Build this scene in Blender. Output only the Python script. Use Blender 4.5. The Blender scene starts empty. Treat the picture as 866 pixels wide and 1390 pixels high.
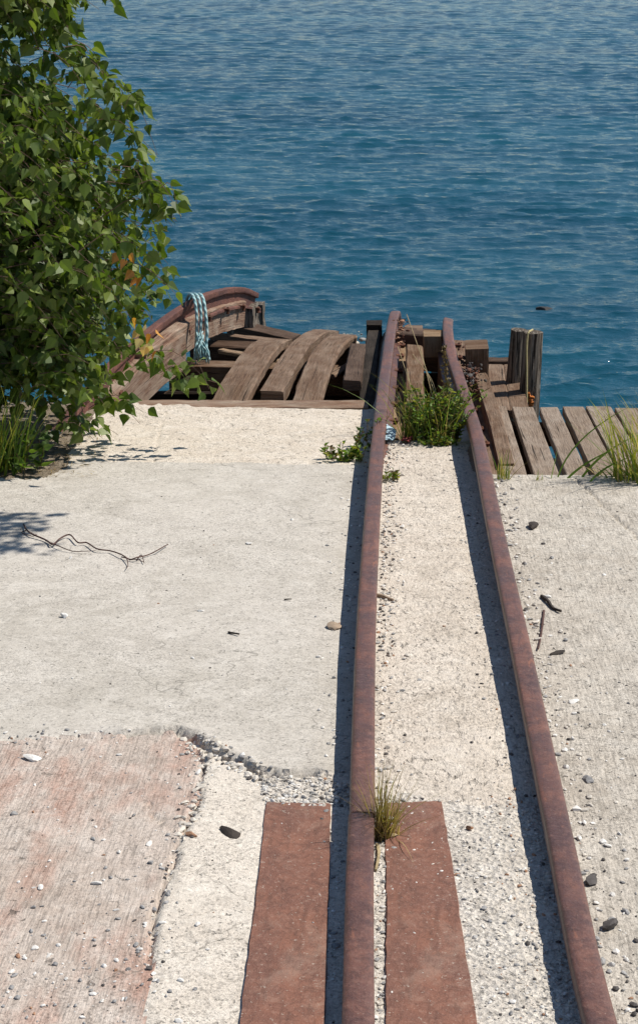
import bpy, math, random
import numpy as np
from mathutils import Vector, Matrix

R = math.radians
rnd = random.Random(11)
nr = np.random.RandomState(5)
C = bpy.data.collections.new('slipway'); bpy.context.scene.collection.children.link(C)
scene = bpy.context.scene

# ------------------------------------------------------------------ camera
F, CX, CY = 2300.0, 433.0, 650.0
CAMZ = 3.6
def cam_axes(psi, th):
    f = Vector((-math.sin(psi)*math.cos(th), math.cos(psi)*math.cos(th), -math.sin(th)))
    r = Vector((math.cos(psi), math.sin(psi), 0)); u = r.cross(f)
    return r, u, f
psi, th = R(2.6), R(18.9)
d = Vector((0, 1, -0.07)).normalized()
for _ in range(60):
    r, u, f = cam_axes(psi, th)
    ex = d.dot(r)/d.dot(f)*F - 104; ey = d.dot(u)/d.dot(f)*F - 612
    psi -= ex/F*.9; th -= ey/F*.9
CR, CU, CF = cam_axes(psi, th)
CAM = Vector((0, 0, CAMZ))
def ray(px, py): return CF + CR*((px-CX)/F) + CU*((CY-py)/F)
def D(px, py, Y, dz=0.0):
    v = ray(px, py); t = Y/v.y
    p = CAM + v*t; p.z += dz; return p
def PL(px, py, a, b):          # plane z = a + b*y
    v = ray(px, py); t = (a - CAMZ)/(v.z - b*v.y)
    return CAM + v*t
RT = (1.695, -0.07)            # rail top
GR = (1.662, -0.0813)          # concrete
def G(px, py): return PL(px, py, *GR)
def RTP(px, py): return PL(px, py, *RT)
def zg(y): return GR[0] + GR[1]*y

cam = bpy.data.cameras.new('camera'); co = bpy.data.objects.new('camera', cam); C.objects.link(co)
co.location = CAM; co.rotation_euler = (R(90)-th, 0, psi)
cam.sensor_fit = 'HORIZONTAL'; cam.sensor_width = 36; cam.lens = F/866*36
cam.shift_y = -45/866; cam.clip_end = 5000; cam.clip_start = .05
scene.camera = co

# ------------------------------------------------------------------ light
SUN_AZ, SUN_EL = R(22), R(53)      # azimuth from +X toward +Y
w = bpy.data.worlds.new('World'); scene.world = w; w.use_nodes = True
nt = w.node_tree; nt.nodes.clear()
sky = nt.nodes.new('ShaderNodeTexSky'); sky.sky_type = 'NISHITA'; sky.sun_disc = False
sky.sun_elevation = SUN_EL; sky.sun_rotation = R(90)-SUN_AZ
sky.air_density = 1.0; sky.dust_density = 0.0; sky.ozone_density = 2.0
bg = nt.nodes.new('ShaderNodeBackground'); bg.inputs[1].default_value = .074
wo = nt.nodes.new('ShaderNodeOutputWorld')
nt.links.new(sky.outputs[0], bg.inputs[0]); nt.links.new(bg.outputs[0], wo.inputs[0])
sl = bpy.data.lights.new('sun', 'SUN'); sl.energy = 4.3; sl.angle = R(.5); sl.color = (1, .95, .87)
so = bpy.data.objects.new('sun', sl); C.objects.link(so)
sd = Vector((math.cos(SUN_AZ)*math.cos(SUN_EL), math.sin(SUN_AZ)*math.cos(SUN_EL), math.sin(SUN_EL)))
so.rotation_euler = sd.to_track_quat('Z', 'Y').to_euler(); so.location = sd*30
scene.view_settings.view_transform = 'Standard'; scene.view_settings.look = 'None'
scene.view_settings.exposure = 0.30; scene.view_settings.gamma = 1
scene.render.engine = 'CYCLES'

# ------------------------------------------------------------------ node helpers
class NT:
    def __init__(s, name):
        s.m = bpy.data.materials.new(name); s.m.use_nodes = True
        s.t = s.m.node_tree; s.t.nodes.clear()
        s.out = s.t.nodes.new('ShaderNodeOutputMaterial')
    def n(s, ty, **kw):
        o = s.t.nodes.new(ty)
        for k, v in kw.items(): setattr(o, k, v)
        return o
    def l(s, a, b): s.t.links.new(a, b)
    def v(s, sock, x):
        if hasattr(x, 'is_output'): s.l(x, sock)
        else: sock.default_value = x
    def coord(s, kind='Object', scale=(1,1,1), loc=None):
        tc = s.n('ShaderNodeTexCoord'); mp = s.n('ShaderNodeMapping')
        mp.inputs['Scale'].default_value = scale
        s.l(tc.outputs[kind], mp.inputs['Vector'])
        if loc is not None: s.l(loc, mp.inputs['Location'])
        return mp.outputs[0]
    def noise(s, vec, scale, detail=4, rough=.55, dist=0):
        o = s.n('ShaderNodeTexNoise'); s.l(vec, o.inputs['Vector'])
        o.inputs['Scale'].default_value = scale; o.inputs['Detail'].default_value = detail
        o.inputs['Roughness'].default_value = rough; o.inputs['Distortion'].default_value = dist
        return o.outputs['Fac']
    def vor(s, vec, scale, feature='F1', out='Distance', rand=1):
        o = s.n('ShaderNodeTexVoronoi', feature=feature); s.l(vec, o.inputs['Vector'])
        o.inputs['Scale'].default_value = scale; o.inputs['Randomness'].default_value = rand
        return o.outputs[out]
    def ramp(s, fac, stops, interp='LINEAR'):
        o = s.n('ShaderNodeValToRGB'); s.l(fac, o.inputs[0]); cr = o.color_ramp; cr.interpolation = interp
        while len(cr.elements) < len(stops): cr.elements.new(.5)
        for e, (p, c) in zip(cr.elements, stops):
            e.position = p; e.color = (c if isinstance(c, (tuple, list)) else (c,c,c)) + (1,) if isinstance(c, tuple) else (c,c,c,1)
        return o.outputs[0]
    def mix(s, fac, a, b, mode='MIX'):
        o = s.n('ShaderNodeMix', data_type='RGBA', blend_type=mode)
        s.v(o.inputs[0], fac)
        s.v(o.inputs[6], a if hasattr(a,'is_output') else tuple(a)+(1,))
        s.v(o.inputs[7], b if hasattr(b,'is_output') else tuple(b)+(1,))
        return o.outputs[2]
    def math(s, op, a, b=0.0):
        o = s.n('ShaderNodeMath', operation=op); s.v(o.inputs[0], a); s.v(o.inputs[1], b)
        return o.outputs[0]
    def bump(s, h, dist, strength=1, normal=None):
        o = s.n('ShaderNodeBump'); s.l(h, o.inputs['Height'])
        o.inputs['Distance'].default_value = dist; o.inputs['Strength'].default_value = strength
        if normal is not None: s.l(normal, o.inputs['Normal'])
        return o.outputs[0]
    def pbr(s, col, rough=.9, normal=None, metal=0, spec=.3):
        b = s.n('ShaderNodeBsdfPrincipled')
        s.v(b.inputs['Base Color'], col if hasattr(col,'is_output') else tuple(col)+(1,))
        s.v(b.inputs['Roughness'], rough); b.inputs['Metallic'].default_value = metal
        b.inputs['Specular IOR Level'].default_value = spec
        if normal is not None: s.l(normal, b.inputs['Normal'])
        s.l(b.outputs[0], s.out.inputs[0]); return b

def concrete(name, a, b, light, dark, aggr=.5, pit=.10, stretch=(1,1,1), lines=0.0, bumpd=.004, pitscale=55, rust=None, coarse=0):
    s = NT(name); v = s.coord(); vs = s.coord(scale=stretch)
    big = s.noise(v, 1.3, 5, .6); mid = s.noise(v, 9, 6, .65, .4); fine = s.noise(vs, 140, 3, .7); fin2 = s.noise(vs, 420, 2, .6)
    col = s.mix(s.ramp(big, [(.35,0.0),(.65,1.0)]), a, b)
    col = s.mix(s.ramp(mid, [(.45,0.0),(.72,.75)]), col, light)
    col = s.mix(s.ramp(s.noise(v, 4.2, 8, .72, .8), [(.52,0.0),(.70,.5)]), col, dark)
    if rust: col = s.mix(s.ramp(s.noise(s.coord(scale=(1,.35,1)), 5.5, 6, .7), [(.46,0.0),(.66,.85)]), col, rust)
    g = s.ramp(fine, [(.32,.46),(.48,.98),(.68,1.20)])
    gm = s.ramp(s.noise(v, 1.9, 5, .65, .5), [(.36,.35),(.64,1.0)])
    col = s.mix(gm, col, s.mix(1.0, col, g, 'MULTIPLY'))
    g2 = s.ramp(fin2, [(.34,.52),(.49,1.0),(.66,1.16)])
    col = s.mix(s.math('MULTIPLY', gm, aggr), col, s.mix(1.0, col, g2, 'MULTIPLY'))
    # aggregate grains of differing stone
    vc = s.vor(v, 95, out='Color'); sep = s.n('ShaderNodeSeparateColor'); s.l(vc, sep.inputs[0])
    gr = s.ramp(sep.outputs[0], [(0.0,.42),(.10,.66),(.22,.97),(.8,1.02),(1.0,1.25)])
    col = s.mix(aggr*.55, col, s.mix(1.0, col, gr, 'MULTIPLY'))
    # old stains with their own outlines, hairline cracks
    st_ = s.noise(v, 2.3, 9, .78, 1.2)
    col = s.mix(s.ramp(st_, [(.54,0.0),(.60,.28)]), col, dark)
    col = s.mix(s.ramp(s.noise(v, 7, 8, .8, .9), [(.56,0.0),(.62,.35)]), col, light)
    wv_ = s.n('ShaderNodeVectorMath', operation='ADD'); nn_ = s.n('ShaderNodeTexNoise'); nn_.inputs['Scale'].default_value = 4; nn_.inputs['Detail'].default_value = 6
    s.l(v, nn_.inputs['Vector']); sc2 = s.n('ShaderNodeVectorMath', operation='SCALE'); sc2.inputs['Scale'].default_value = .55
    s.l(nn_.outputs['Color'], sc2.inputs[0]); s.l(v, wv_.inputs[0]); s.l(sc2.outputs[0], wv_.inputs[1])
    ck = s.vor(wv_.outputs[0], 1.5, 'DISTANCE_TO_EDGE')
    ckm = s.math('MULTIPLY', s.ramp(ck, [(.0,1.0),(.0075,0.0)]), s.ramp(s.noise(v, 1.7, 2), [(.50,0.0),(.58,.7)]))
    col = s.mix(ckm, col, tuple(c*.3 for c in a))
    # dark pits
    pv = s.noise(vs, pitscale, 3, .6, .6)
    pm = s.ramp(pv, [(.30,1.0),(.30+pit,0.0)])
    pm2 = s.math('MULTIPLY', pm, s.ramp(s.noise(v, 5, 3), [(.35,.25),(.65,1.0)]))
    col = s.mix(s.math('MULTIPLY', pm2, .8), col, tuple(c*.28 for c in a))
    h = s.math('ADD', s.math('MULTIPLY', fine, .35), s.math('MULTIPLY', s.math('SUBTRACT', 1.0, pm2), .55))
    h = s.math('ADD', h, s.math('MULTIPLY', s.noise(vs, 60, 4, .7), .7))
    if coarse: h = s.math('ADD', h, s.math('MULTIPLY', s.vor(v, 70), coarse))
    if lines:
        ln = s.noise(s.coord(scale=(1,.03,1)), 130, 4, .7, .3)
        h = s.math('ADD', h, s.math('MULTIPLY', ln, lines))
        col = s.mix(.75, col, s.mix(1.0, col, s.ramp(ln, [(.36,.60),(.5,1.0),(.64,1.14)]), 'MULTIPLY'))
    s.pbr(col, .93, s.bump(h, bumpd, 1.0), spec=.15)
    return s.m

M = {}
M['slab']  = concrete('grey_concrete', (0.475, 0.435, 0.375), (0.545, 0.5, 0.44), (0.63, 0.585, 0.52), (0.36, 0.325, 0.275), .7, .07, bumpd=.003, pitscale=48)
M['strip'] = concrete('cream_concrete', (0.6, 0.52, 0.425), (0.67, 0.59, 0.49), (0.74, 0.67, 0.58), (0.46, 0.385, 0.305), .6, .13, bumpd=.008, stretch=(1,.7,1), pitscale=34)
M['pink']  = concrete('pink_concrete', (.455,.375,.312),(.55,.47,.405),(.65,.58,.51),(.35,.285,.235), .5, .06, lines=.9, bumpd=.004, rust=(.44,.265,.20), pitscale=30)
M['patch'] = concrete('cream_patch', (0.62, 0.55, 0.465), (0.69, 0.62, 0.53), (0.76, 0.7, 0.61), (0.47, 0.41, 0.34), .8, .09, bumpd=.006, pitscale=70)
M['bed']   = concrete('track_bed_concrete', (0.58, 0.505, 0.42), (0.65, 0.575, 0.485), (0.73, 0.66, 0.57), (0.42, 0.36, 0.29), .8, .12, stretch=(1,.45,1), bumpd=.009, pitscale=60)
M['pad']   = concrete('rough_concrete', (0.48, 0.425, 0.355), (0.555, 0.5, 0.425), (0.63, 0.58, 0.505), (0.34, 0.295, 0.24), .8, .09, bumpd=.008, lines=.25, pitscale=48)
M['grav']  = concrete('gravel_bed', (.56,.505,.435),(.63,.575,.50),(.72,.67,.60),(.40,.35,.295), 1.0, .12, bumpd=.008, pitscale=60, coarse=.8)
M['soil']  = concrete('soil', (.22,.17,.12), (.32,.26,.19), (.40,.34,.26), (.12,.09,.06), 1.0, .15, bumpd=.02, pitscale=30)

def rust(name, c1, c2, c3, rough=.62, bd=.0016, dust=0, stre=0):
    s = NT(name); v = s.coord()
    n1 = s.noise(v, 6, 6, .65, .3); n2 = s.noise(v, 60, 5, .7); n3 = s.noise(s.coord(scale=(1,.12,1)), 45, 4, .65)
    col = s.mix(s.ramp(n1, [(.4,0.0),(.62,1.0)]), c1, c2)
    col = s.mix(s.ramp(n2, [(.5,0.0),(.72,.8)]), col, c3)
    col = s.mix(s.ramp(n3, [(.52,0.0),(.7,.55)]), col, tuple(x*.45 for x in c1))
    col = s.mix(s.ramp(s.noise(v, 170, 2, .6), [(.66,0.0),(.74,.5)]), col, (.42,.33,.26))
    sc_ = s.noise(v, 26, 7, .75, 1.0)
    col = s.mix(s.ramp(sc_, [(.50,0.0),(.60,.55)]), col, tuple(x*.55 for x in c1))
    col = s.mix(s.ramp(s.noise(v, 320, 3, .7), [(.4,.0),(.62,.18)]), col, tuple(min(1,x*1.4) for x in c3))
    if stre:
        lg = s.noise(s.coord(scale=(1,.16,1)), 20, 6, .7, .8)
        col = s.mix(s.ramp(lg, [(.50,0.0),(.62,.7)]), col, (.105,.052,.046))
        col = s.mix(s.ramp(s.noise(s.coord(scale=(1,.2,1)), 42, 5, .7, .5), [(.60,0.0),(.70,.6)]), col, (.33,.13,.07))
        edge_ = s.n('ShaderNodeNewGeometry'); pt_ = s.ramp(edge_.outputs['Pointiness'], [(.515,0.0),(.56,.35)])
        col = s.mix(pt_, col, (.26,.19,.17))
    if dust:
        dm = s.ramp(s.noise(v, 3.1, 8, .8, .6), [(.52,0.0),(.66,.5)])
        col = s.mix(dm, col, (.36,.24,.18))
        col = s.mix(s.ramp(s.noise(v, 90, 4, .75), [(.62,0.0),(.66,.75)]), col, (.46,.38,.31))
    h = s.math('ADD', s.math('ADD', n2, sc_), s.math('MULTIPLY', s.noise(v, 220, 3, .6), .5))
    s.pbr(col, s.ramp(n1, [(.3,rough-.1),(.7,rough+.15)]), s.bump(h, bd), metal=0.0, spec=.5)
    return s.m
M['rail']  = rust('rusty_rail_steel', (.080,.038,.032), (.180,.074,.050), (.23,.118,.088), .42, stre=1)
M['railold'] = rust('flaking_red_rail', (.12,.045,.032), (.21,.080,.052), (.075,.032,.025), .75, .006)
M['plate'] = rust('rusty_plate', (.150,.062,.040), (.235,.098,.060), (.29,.15,.105), .75, .0025, dust=1)
M['bolt']  = rust('rusty_bolt', (.07,.03,.02), (.14,.055,.03), (.24,.09,.04), .85, .004)

def wood(name, c1, c2, c3, grain=1.0):
    s = NT(name)
    oi = s.n('ShaderNodeObjectInfo'); off = s.n('ShaderNodeCombineXYZ')
    m1 = s.math('MULTIPLY', oi.outputs['Random'], 37.0); s.l(m1, off.inputs[0]); s.l(m1, off.inputs[1])
    g = s.noise(s.coord('UV', (1.2, 26, 1), off.outputs[0]), 3.5, 7, .68, .5)
    g2 = s.noise(s.coord('UV', (2.5, 110, 1), off.outputs[0]), 3, 4, .7, .2)
    bl = s.noise(s.coord('UV', (1,2.2,1), off.outputs[0]), 4, 5, .65, .3)
    cr = s.noise(s.coord('UV', (.7, 38, 1), off.outputs[0]), 2.2, 2, .5, .3)
    col = s.mix(s.ramp(g, [(.38,0.0),(.62,1.0)]), c1, c2)
    col = s.mix(s.ramp(bl, [(.42,0.0),(.68,.85)]), col, c3)
    col = s.mix(1.0, col, s.ramp(g2, [(.35,.6),(.5,1.0),(.68,1.2)]), 'MULTIPLY')
    crk = s.ramp(cr, [(.28,1.0),(.33,0.0)])
    col = s.mix(s.math('MULTIPLY', crk, .85), col, tuple(x*.12 for x in c1))
    bc = s.n('ShaderNodeBrightContrast'); s.l(col, bc.inputs[0])
    s.l(s.math('MULTIPLY', s.math('SUBTRACT', oi.outputs['Random'], .5), .03), bc.inputs[1])
    h = s.math('SUBTRACT', s.math('ADD', s.math('MULTIPLY', g, .6), s.math('MULTIPLY', g2, .5)), s.math('MULTIPLY', crk, 1.6))
    s.pbr(bc.outputs[0], .88, s.bump(h, .012), spec=.15)
    return s.m
M['wood']  = wood('weathered_wood', (.120,.068,.042), (.215,.135,.086), (.29,.21,.15))
M['woodl'] = wood('pale_grey_wood', (.20,.145,.105), (.33,.25,.185), (.39,.315,.25))
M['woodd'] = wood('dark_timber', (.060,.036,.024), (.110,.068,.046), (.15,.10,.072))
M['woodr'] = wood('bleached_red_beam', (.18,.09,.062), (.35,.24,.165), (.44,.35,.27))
M['wood_shade'] = wood('shaded_wood', (.022,.017,.013), (.040,.031,.025), (.07,.056,.045))  # near-black colour that puts shade into the wood itself
M['woodb'] = wood('sun_bleached_beam', (.24,.15,.085), (.34,.23,.14), (.38,.28,.19))

def pile_mat():
    s = NT('pile_wood')
    v = s.coord(scale=(1,1,.06)); g = s.noise(v, 60, 6, .7, .5); g2 = s.noise(s.coord(), 14, 5, .65)
    col = s.mix(s.ramp(g, [(.42,0.0),(.60,1.0)]), (.030,.022,.016), (.30,.25,.20))
    col = s.mix(s.ramp(g2, [(.58,0.0),(.68,.7)]), col, (.40,.38,.33))
    s.pbr(col, .9, s.bump(g, .02), spec=.1); return s.m
M['pile'] = pile_mat()

def plain(name, c, rough=.7, var=.35, scale=40, spec=.3):
    s = NT(name); v = s.coord()
    col = s.mix(s.ramp(s.noise(v, scale, 4, .6), [(.3,0.0),(.7,1.0)]), tuple(x*(1-var) for x in c), tuple(min(1,x*(1+var)) for x in c))
    s.pbr(col, rough, spec=spec); return s.m
M['stone_w'] = plain('white_stone', (.72,.69,.64), .8, .2, 60)
M['stone_g'] = plain('grey_stone', (.30,.29,.28), .8, .4, 60)
M['stone_d'] = plain('dark_stone', (.085,.075,.07), .8, .4, 60)
M['stone_b'] = plain('brown_stone', (.36,.20,.12), .8, .3, 60)
M['wetrock'] = plain('wet_rock', (.035,.030,.026), .6, .5, 12, .3)
M['lime']  = plain('pale_rubble', (.56,.51,.44), .9, .35, 25)
M['bed_dark'] = plain('wet_shaded_bed', (.012,.010,.008), .8, .5, 6, .1)
M['twig']  = plain('twig_bark', (.10,.055,.045), .8, .3, 40)
M['stick'] = plain('stick', (.045,.035,.028), .8, .3, 40)
M['straw'] = plain('straw', (.42,.33,.19), .8, .25, 60)
M['chip']  = plain('wood_chip', (.33,.25,.18), .85, .25, 60)
M['paper'] = plain('blue_paper', (.50,.66,.74), .6, .3, 60)
M['orange'] = plain('orange_rust', (.42,.14,.03), .8, .4, 60)
M['redc']  = plain('red_wrapper', (.20,.035,.03), .6, .3, 60)
M['cord']  = plain('yellow_cord', (.52,.44,.22), .7, .2, 60)
M['bark']  = plain('birch_bark', (.16,.10,.07), .8, .5, 30)
M['yleafm'] = plain('y', (.5,.3,.05))

def rope_mat():
    s = NT('turquoise_rope'); v = s.coord('UV', (1,1,1))
    wv = s.n('ShaderNodeTexWave', wave_type='BANDS', bands_direction='DIAGONAL'); s.l(v, wv.inputs['Vector'])
    wv.inputs['Scale'].default_value = 14
    col = s.mix(s.ramp(wv.outputs['Fac'], [(.2,0.0),(.6,1.0)]), (.20,.38,.40), (.38,.56,.57))
    col = s.mix(s.ramp(s.noise(s.coord(), 25, 3), [(.5,0.0),(.7,.5)]), col, (.50,.55,.52))
    s.pbr(col, .7, s.bump(wv.outputs['Fac'], .004), spec=.2); return s.m
M['rope'] = rope_mat()

def leafmat(name, transl, rough=.42, spec=.5):
    s = NT(name)
    at = s.n('ShaderNodeAttribute', attribute_name='tint')
    b = s.n('ShaderNodeBsdfPrincipled'); s.l(at.outputs['Color'], b.inputs['Base Color'])
    b.inputs['Roughness'].default_value = rough; b.inputs['Specular IOR Level'].default_value = spec
    t = s.n('ShaderNodeBsdfTranslucent'); 
    s.l(s.mix(1.0, at.outputs['Color'], (1.5,1.6,.7), 'MULTIPLY'), t.inputs[0])
    m = s.n('ShaderNodeMixShader'); m.inputs[0].default_value = transl
    s.l(b.outputs[0], m.inputs[1]); s.l(t.outputs[0], m.inputs[2]); s.l(m.outputs[0], s.out.inputs[0])
    return s.m
M['leaf'] = leafmat('leaf', .32, .50, .4)
M['grass'] = leafmat('grass_blade', .35, .5, .35)

def water_mat():
    s = NT('sea_water'); v = s.coord(scale=(.30,1,1))
    n1 = s.noise(v, 13, 4, .65, .4); n2 = s.noise(v, 38, 3, .6)
    h = s.math('ADD', s.math('MULTIPLY', n1, 1.0), s.math('MULTIPLY', n2, .30))
    nb = s.bump(h, .020, 1.0)
    pat = s.ramp(s.noise(s.coord(scale=(.5,1,1)), .28, 4, .6), [(.4,0.0),(.65,1.0)])
    col = s.mix(pat, (.006,.054,.086), (.011,.080,.118))
    b = s.pbr(col, .06, nb, spec=.5); b.inputs['IOR'].default_value = 1.333; b.inputs['Specular Tint'].default_value = (.72,.90,1,1)
    return s.m
M['water'] = water_mat()

# ------------------------------------------------------------------ object helpers
def tag(o, label=None, cat=None, group=None, kind=None):
    if label: o['label'] = label
    if cat: o['category'] = cat
    if group: o['group'] = group
    if kind: o['kind'] = kind
    elif cat: o['kind'] = 'thing'
    return o
def link(name, me, mat, parent=None, loc=None):
    o = bpy.data.objects.new(name, me); C.objects.link(o)
    if mat is not None: me.materials.append(mat)
    if loc is not None:
        me.transform(Matrix.Translation(-Vector(loc))); o.location = loc
    if parent is not None:
        o.parent = parent; o.location = Vector(o.location) - Vector(parent.location)
    return o
def empty(name, loc):
    o = bpy.data.objects.new(name, None); C.objects.link(o); o.location = loc; o.empty_display_size = .1; return o

class MB:
    def __init__(s): s.v=[]; s.f=[]; s.uv=[]; s.tint=[]; s.smooth=True
    def add(s, vs, fs, uvs=None, tint=None):
        b = len(s.v); s.v += [tuple(p) for p in vs]
        for i, fc in enumerate(fs):
            s.f.append(tuple(b+k for k in fc))
            s.uv.append([uvs[i][j] for j in range(len(fc))] if uvs else [(0,0)]*len(fc))
            s.tint.append(tint or (1,1,1))
    def build(s, name, mat, parent=None, loc=None, smooth=False):
        me = bpy.data.meshes.new(name); me.from_pydata(s.v, [], s.f)
        uvl = me.uv_layers.new(name='UVMap')
        flat = [c for fu in s.uv for p in fu for c in p]; uvl.data.foreach_set('uv', flat)
        at = me.attributes.new('tint', 'FLOAT_COLOR', 'CORNER')
        tc = []
        for fc, t in zip(s.f, s.tint): tc += list(t)*0 or [x for _ in fc for x in (t[0],t[1],t[2],1.0)]
        at.data.foreach_set('color', tc)
        if smooth: me.polygons.foreach_set('use_smooth', [True]*len(me.polygons))
        me.validate(); me.update()
        return link(name, me, mat, parent, loc)

def catmull(pts, n):
    pts = [Vector(p) for p in pts]
    if len(pts) == 2: return [pts[0].lerp(pts[1], i/n) for i in range(n+1)]
    P = [pts[0]*2-pts[1]] + pts + [pts[-1]*2-pts[-2]]
    out = []
    seg = len(pts)-1
    for i in range(n+1):
        t = i/n*seg; k = min(int(t), seg-1); t -= k
        a, b, c, e = P[k:k+4]
        out.append(.5*((2*b) + (c-a)*t + (2*a-5*b+4*c-e)*t*t + (3*b-a-3*c+e)*t**3))
    return out

def sweep(mb, path, prof, up=Vector((0,0,1)), jit=0.0, scale=None, tint=None, rg=None, roll=None):
    """prof: list of (lateral, up); path: centre line points"""
    n = len(path); k = len(prof); vs = []; L = 0; Ls = []
    rg = rg or rnd
    per = [0]
    for i in range(k): per.append(per[-1] + math.dist(prof[i], prof[(i+1)%k]))
    joff = [(rg.uniform(-jit,jit), rg.uniform(-jit,jit)) for _ in range(k)]
    for i, p in enumerate(path):
        t = (path[min(i+1,n-1)] - path[max(i-1,0)]).normalized()
        side = t.cross(up).normalized(); uu = side.cross(t).normalized()
        if roll is not None:
            a = roll(i/(n-1)); side, uu = side*math.cos(a)+uu*math.sin(a), uu*math.cos(a)-side*math.sin(a)
        if i: L += (p-path[i-1]).length
        Ls.append(L); sc = scale(i/(n-1)) if scale else 1
        for j, (a, b) in enumerate(prof):
            jo = joff[j]
            dx = jo[0] + rg.uniform(-jit,jit)*.5; dz = jo[1] + rg.uniform(-jit,jit)*.5
            vs.append(p + side*(a*sc+dx) + uu*(b*sc+dz))
    fs = []; uvs = []
    for i in range(n-1):
        for j in range(k):
            j2 = (j+1)%k
            fs.append((i*k+j, i*k+j2, (i+1)*k+j2, (i+1)*k+j))
            uvs.append([(Ls[i],per[j]),(Ls[i],per[j+1]),(Ls[i+1],per[j+1]),(Ls[i+1],per[j])])
    fs.append(tuple(range(k))[::-1]); uvs.append([(prof[j][0]*.3, prof[j][1]) for j in range(k)][::-1])
    fs.append(tuple((n-1)*k+j for j in range(k))); uvs.append([(L+prof[j][0]*.3, prof[j][1]) for j in range(k)])
    mb.add(vs, fs, uvs, tint)

def rect(wd, h, c=.006, top=0):
    a = wd/2
    # clockwise seen along travel, so normals point out; origin at top centre
    return [(-a+c,top),(-a,top-c),(-a,top-h+c),(-a+c,top-h),(a-c,top-h),(a,top-h+c),(a,top-c),(a-c,top)]
def timber(name, pts, wd, h, mat, parent=None, n=14, jit=.004, up=Vector((0,0,1)), roll=None, chamfer=.008):
    mb = MB(); path = catmull(pts, n)
    sweep(mb, path, rect(wd, h, chamfer), up=up, jit=jit, roll=roll)
    o = mb.build(name, M[mat] if isinstance(mat, str) else mat, parent, loc=path[0] if parent is None else None)
    return o
def tube_prof(r, k=8): return [(r*math.cos(-2*math.pi*i/k), r*math.sin(-2*math.pi*i/k)) for i in range(k)]
def tube(mb, pts, r, n=10, k=6, taper=None, tint=None, jit=0):
    path = catmull(pts, n) if n else [Vector(p) for p in pts]
    sweep(mb, path, tube_prof(r, k), up=Vector((.013,.021,1)) if abs((path[-1]-path[0]).normalized().z) < .9 else Vector((0.02,1,.01)), scale=taper, tint=tint, jit=jit)

# icosphere-ish stone template
def ico(sub):
    import bmesh
    bm = bmesh.new(); bmesh.ops.create_icosphere(bm, subdivisions=sub, radius=1)
    bm.verts.ensure_lookup_table()
    v = np.array([x.co[:] for x in bm.verts]); f = [tuple(q.index for q in fc.verts) for fc in bm.faces]; bm.free(); return v, f
ICO1, ICO2, ICO3 = ico(1), ico(2), ico(3)
def stone(mb, loc, r, flat=.6, tmpl=None, rg=None, tint=None, rough=.35):
    rg = rg or rnd
    V, Fc = tmpl or ICO1
    # angular: project on random planes
    v = V.copy()
    for _ in range(11 if tmpl is not None else 3):
        nn = np.array([rg.gauss(0,1) for _ in range(3)]); nn /= np.linalg.norm(nn)
        dcut = rg.uniform(.38,.85); dd = v@nn; m = dd > dcut
        v[m] -= np.outer(dd[m]-dcut, nn)
    v *= np.array([r*rg.uniform(.8,1.5), r*rg.uniform(.55,1.0), r*flat*rg.uniform(.7,1.2)])
    a = rg.uniform(0, 6.28); ca, sa = math.cos(a), math.sin(a)
    x = v[:,0]*ca - v[:,1]*sa; y = v[:,0]*sa + v[:,1]*ca
    v = np.stack([x+loc[0], y+loc[1], v[:,2]+loc[2]], 1)
    mb.add([tuple(p) for p in v], Fc, tint=tint)

# ------------------------------------------------------------------ numpy noise
def vnoise(x, y, seed):
    rs = np.random.RandomState(seed); T = rs.rand(256,256)
    xi = np.floor(x).astype(int); yi = np.floor(y).astype(int); xf = x-xi; yf = y-yi
    u_ = xf*xf*(3-2*xf); v_ = yf*yf*(3-2*yf)
    a=T[xi%256,yi%256]; b=T[(xi+1)%256,yi%256]; c=T[xi%256,(yi+1)%256]; e=T[(xi+1)%256,(yi+1)%256]
    return (a*(1-u_)+b*u_)*(1-v_) + (c*(1-u_)+e*u_)*v_
def fbm(x, y, f, oc=4, seed=1, g=.5):
    s_ = 0; a = 1; t = 0
    for i in range(oc): s_ = s_ + a*(vnoise(x*f, y*f, seed+i)-.5)*2; t += a; a *= g; f *= 2.03
    return s_/t
def inpoly(x, y, poly):
    r_ = np.zeros(x.shape, bool); n = len(poly)
    for i in range(n):
        x1,y1 = poly[i]; x2,y2 = poly[(i+1)%n]
        if y1 == y2: continue
        c = ((y1>y) != (y2>y)) & (x < (x2-x1)*(y-y1)/(y2-y1)+x1)
        r_ ^= c
    return r_
def distline(x, y, pl):
    best = np.full(x.shape, 999.0)
    for (x1,y1),(x2,y2) in zip(pl[:-1], pl[1:]):
        dx, dy = x2-x1, y2-y1; t = np.clip(((x-x1)*dx+(y-y1)*dy)/(dx*dx+dy*dy+1e-9),0,1)
        best = np.minimum(best, np.hypot(x-x1-t*dx, y-y1-t*dy))
    return best

# ------------------------------------------------------------------ rails geometry (centre of head top)
def line_x(pa, pb):
    return lambda y: pa.x + (pb.x-pa.x)*(y-pa.y)/(pb.y-pa.y)
A_pts = [(486,1390),(487.5,1300),(489,1150),(491,1000),(497,850),(504,720),(511,620),(515,575)]
B_pts = [(817,1390),(794,1300),(764,1150),(733,1000),(702,850),(674,720),(654,620),(644,575)]
A_w = [RTP(*p) for p in A_pts]; B_w = [RTP(*p) for p in B_pts]
def interp_x(pts): 
    ys = np.array([p.y for p in pts]); xs = np.array([p.x for p in pts]); return lambda y: np.interp(y, ys, xs)
AX, BX = interp_x(A_w), interp_x(B_w)

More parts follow.
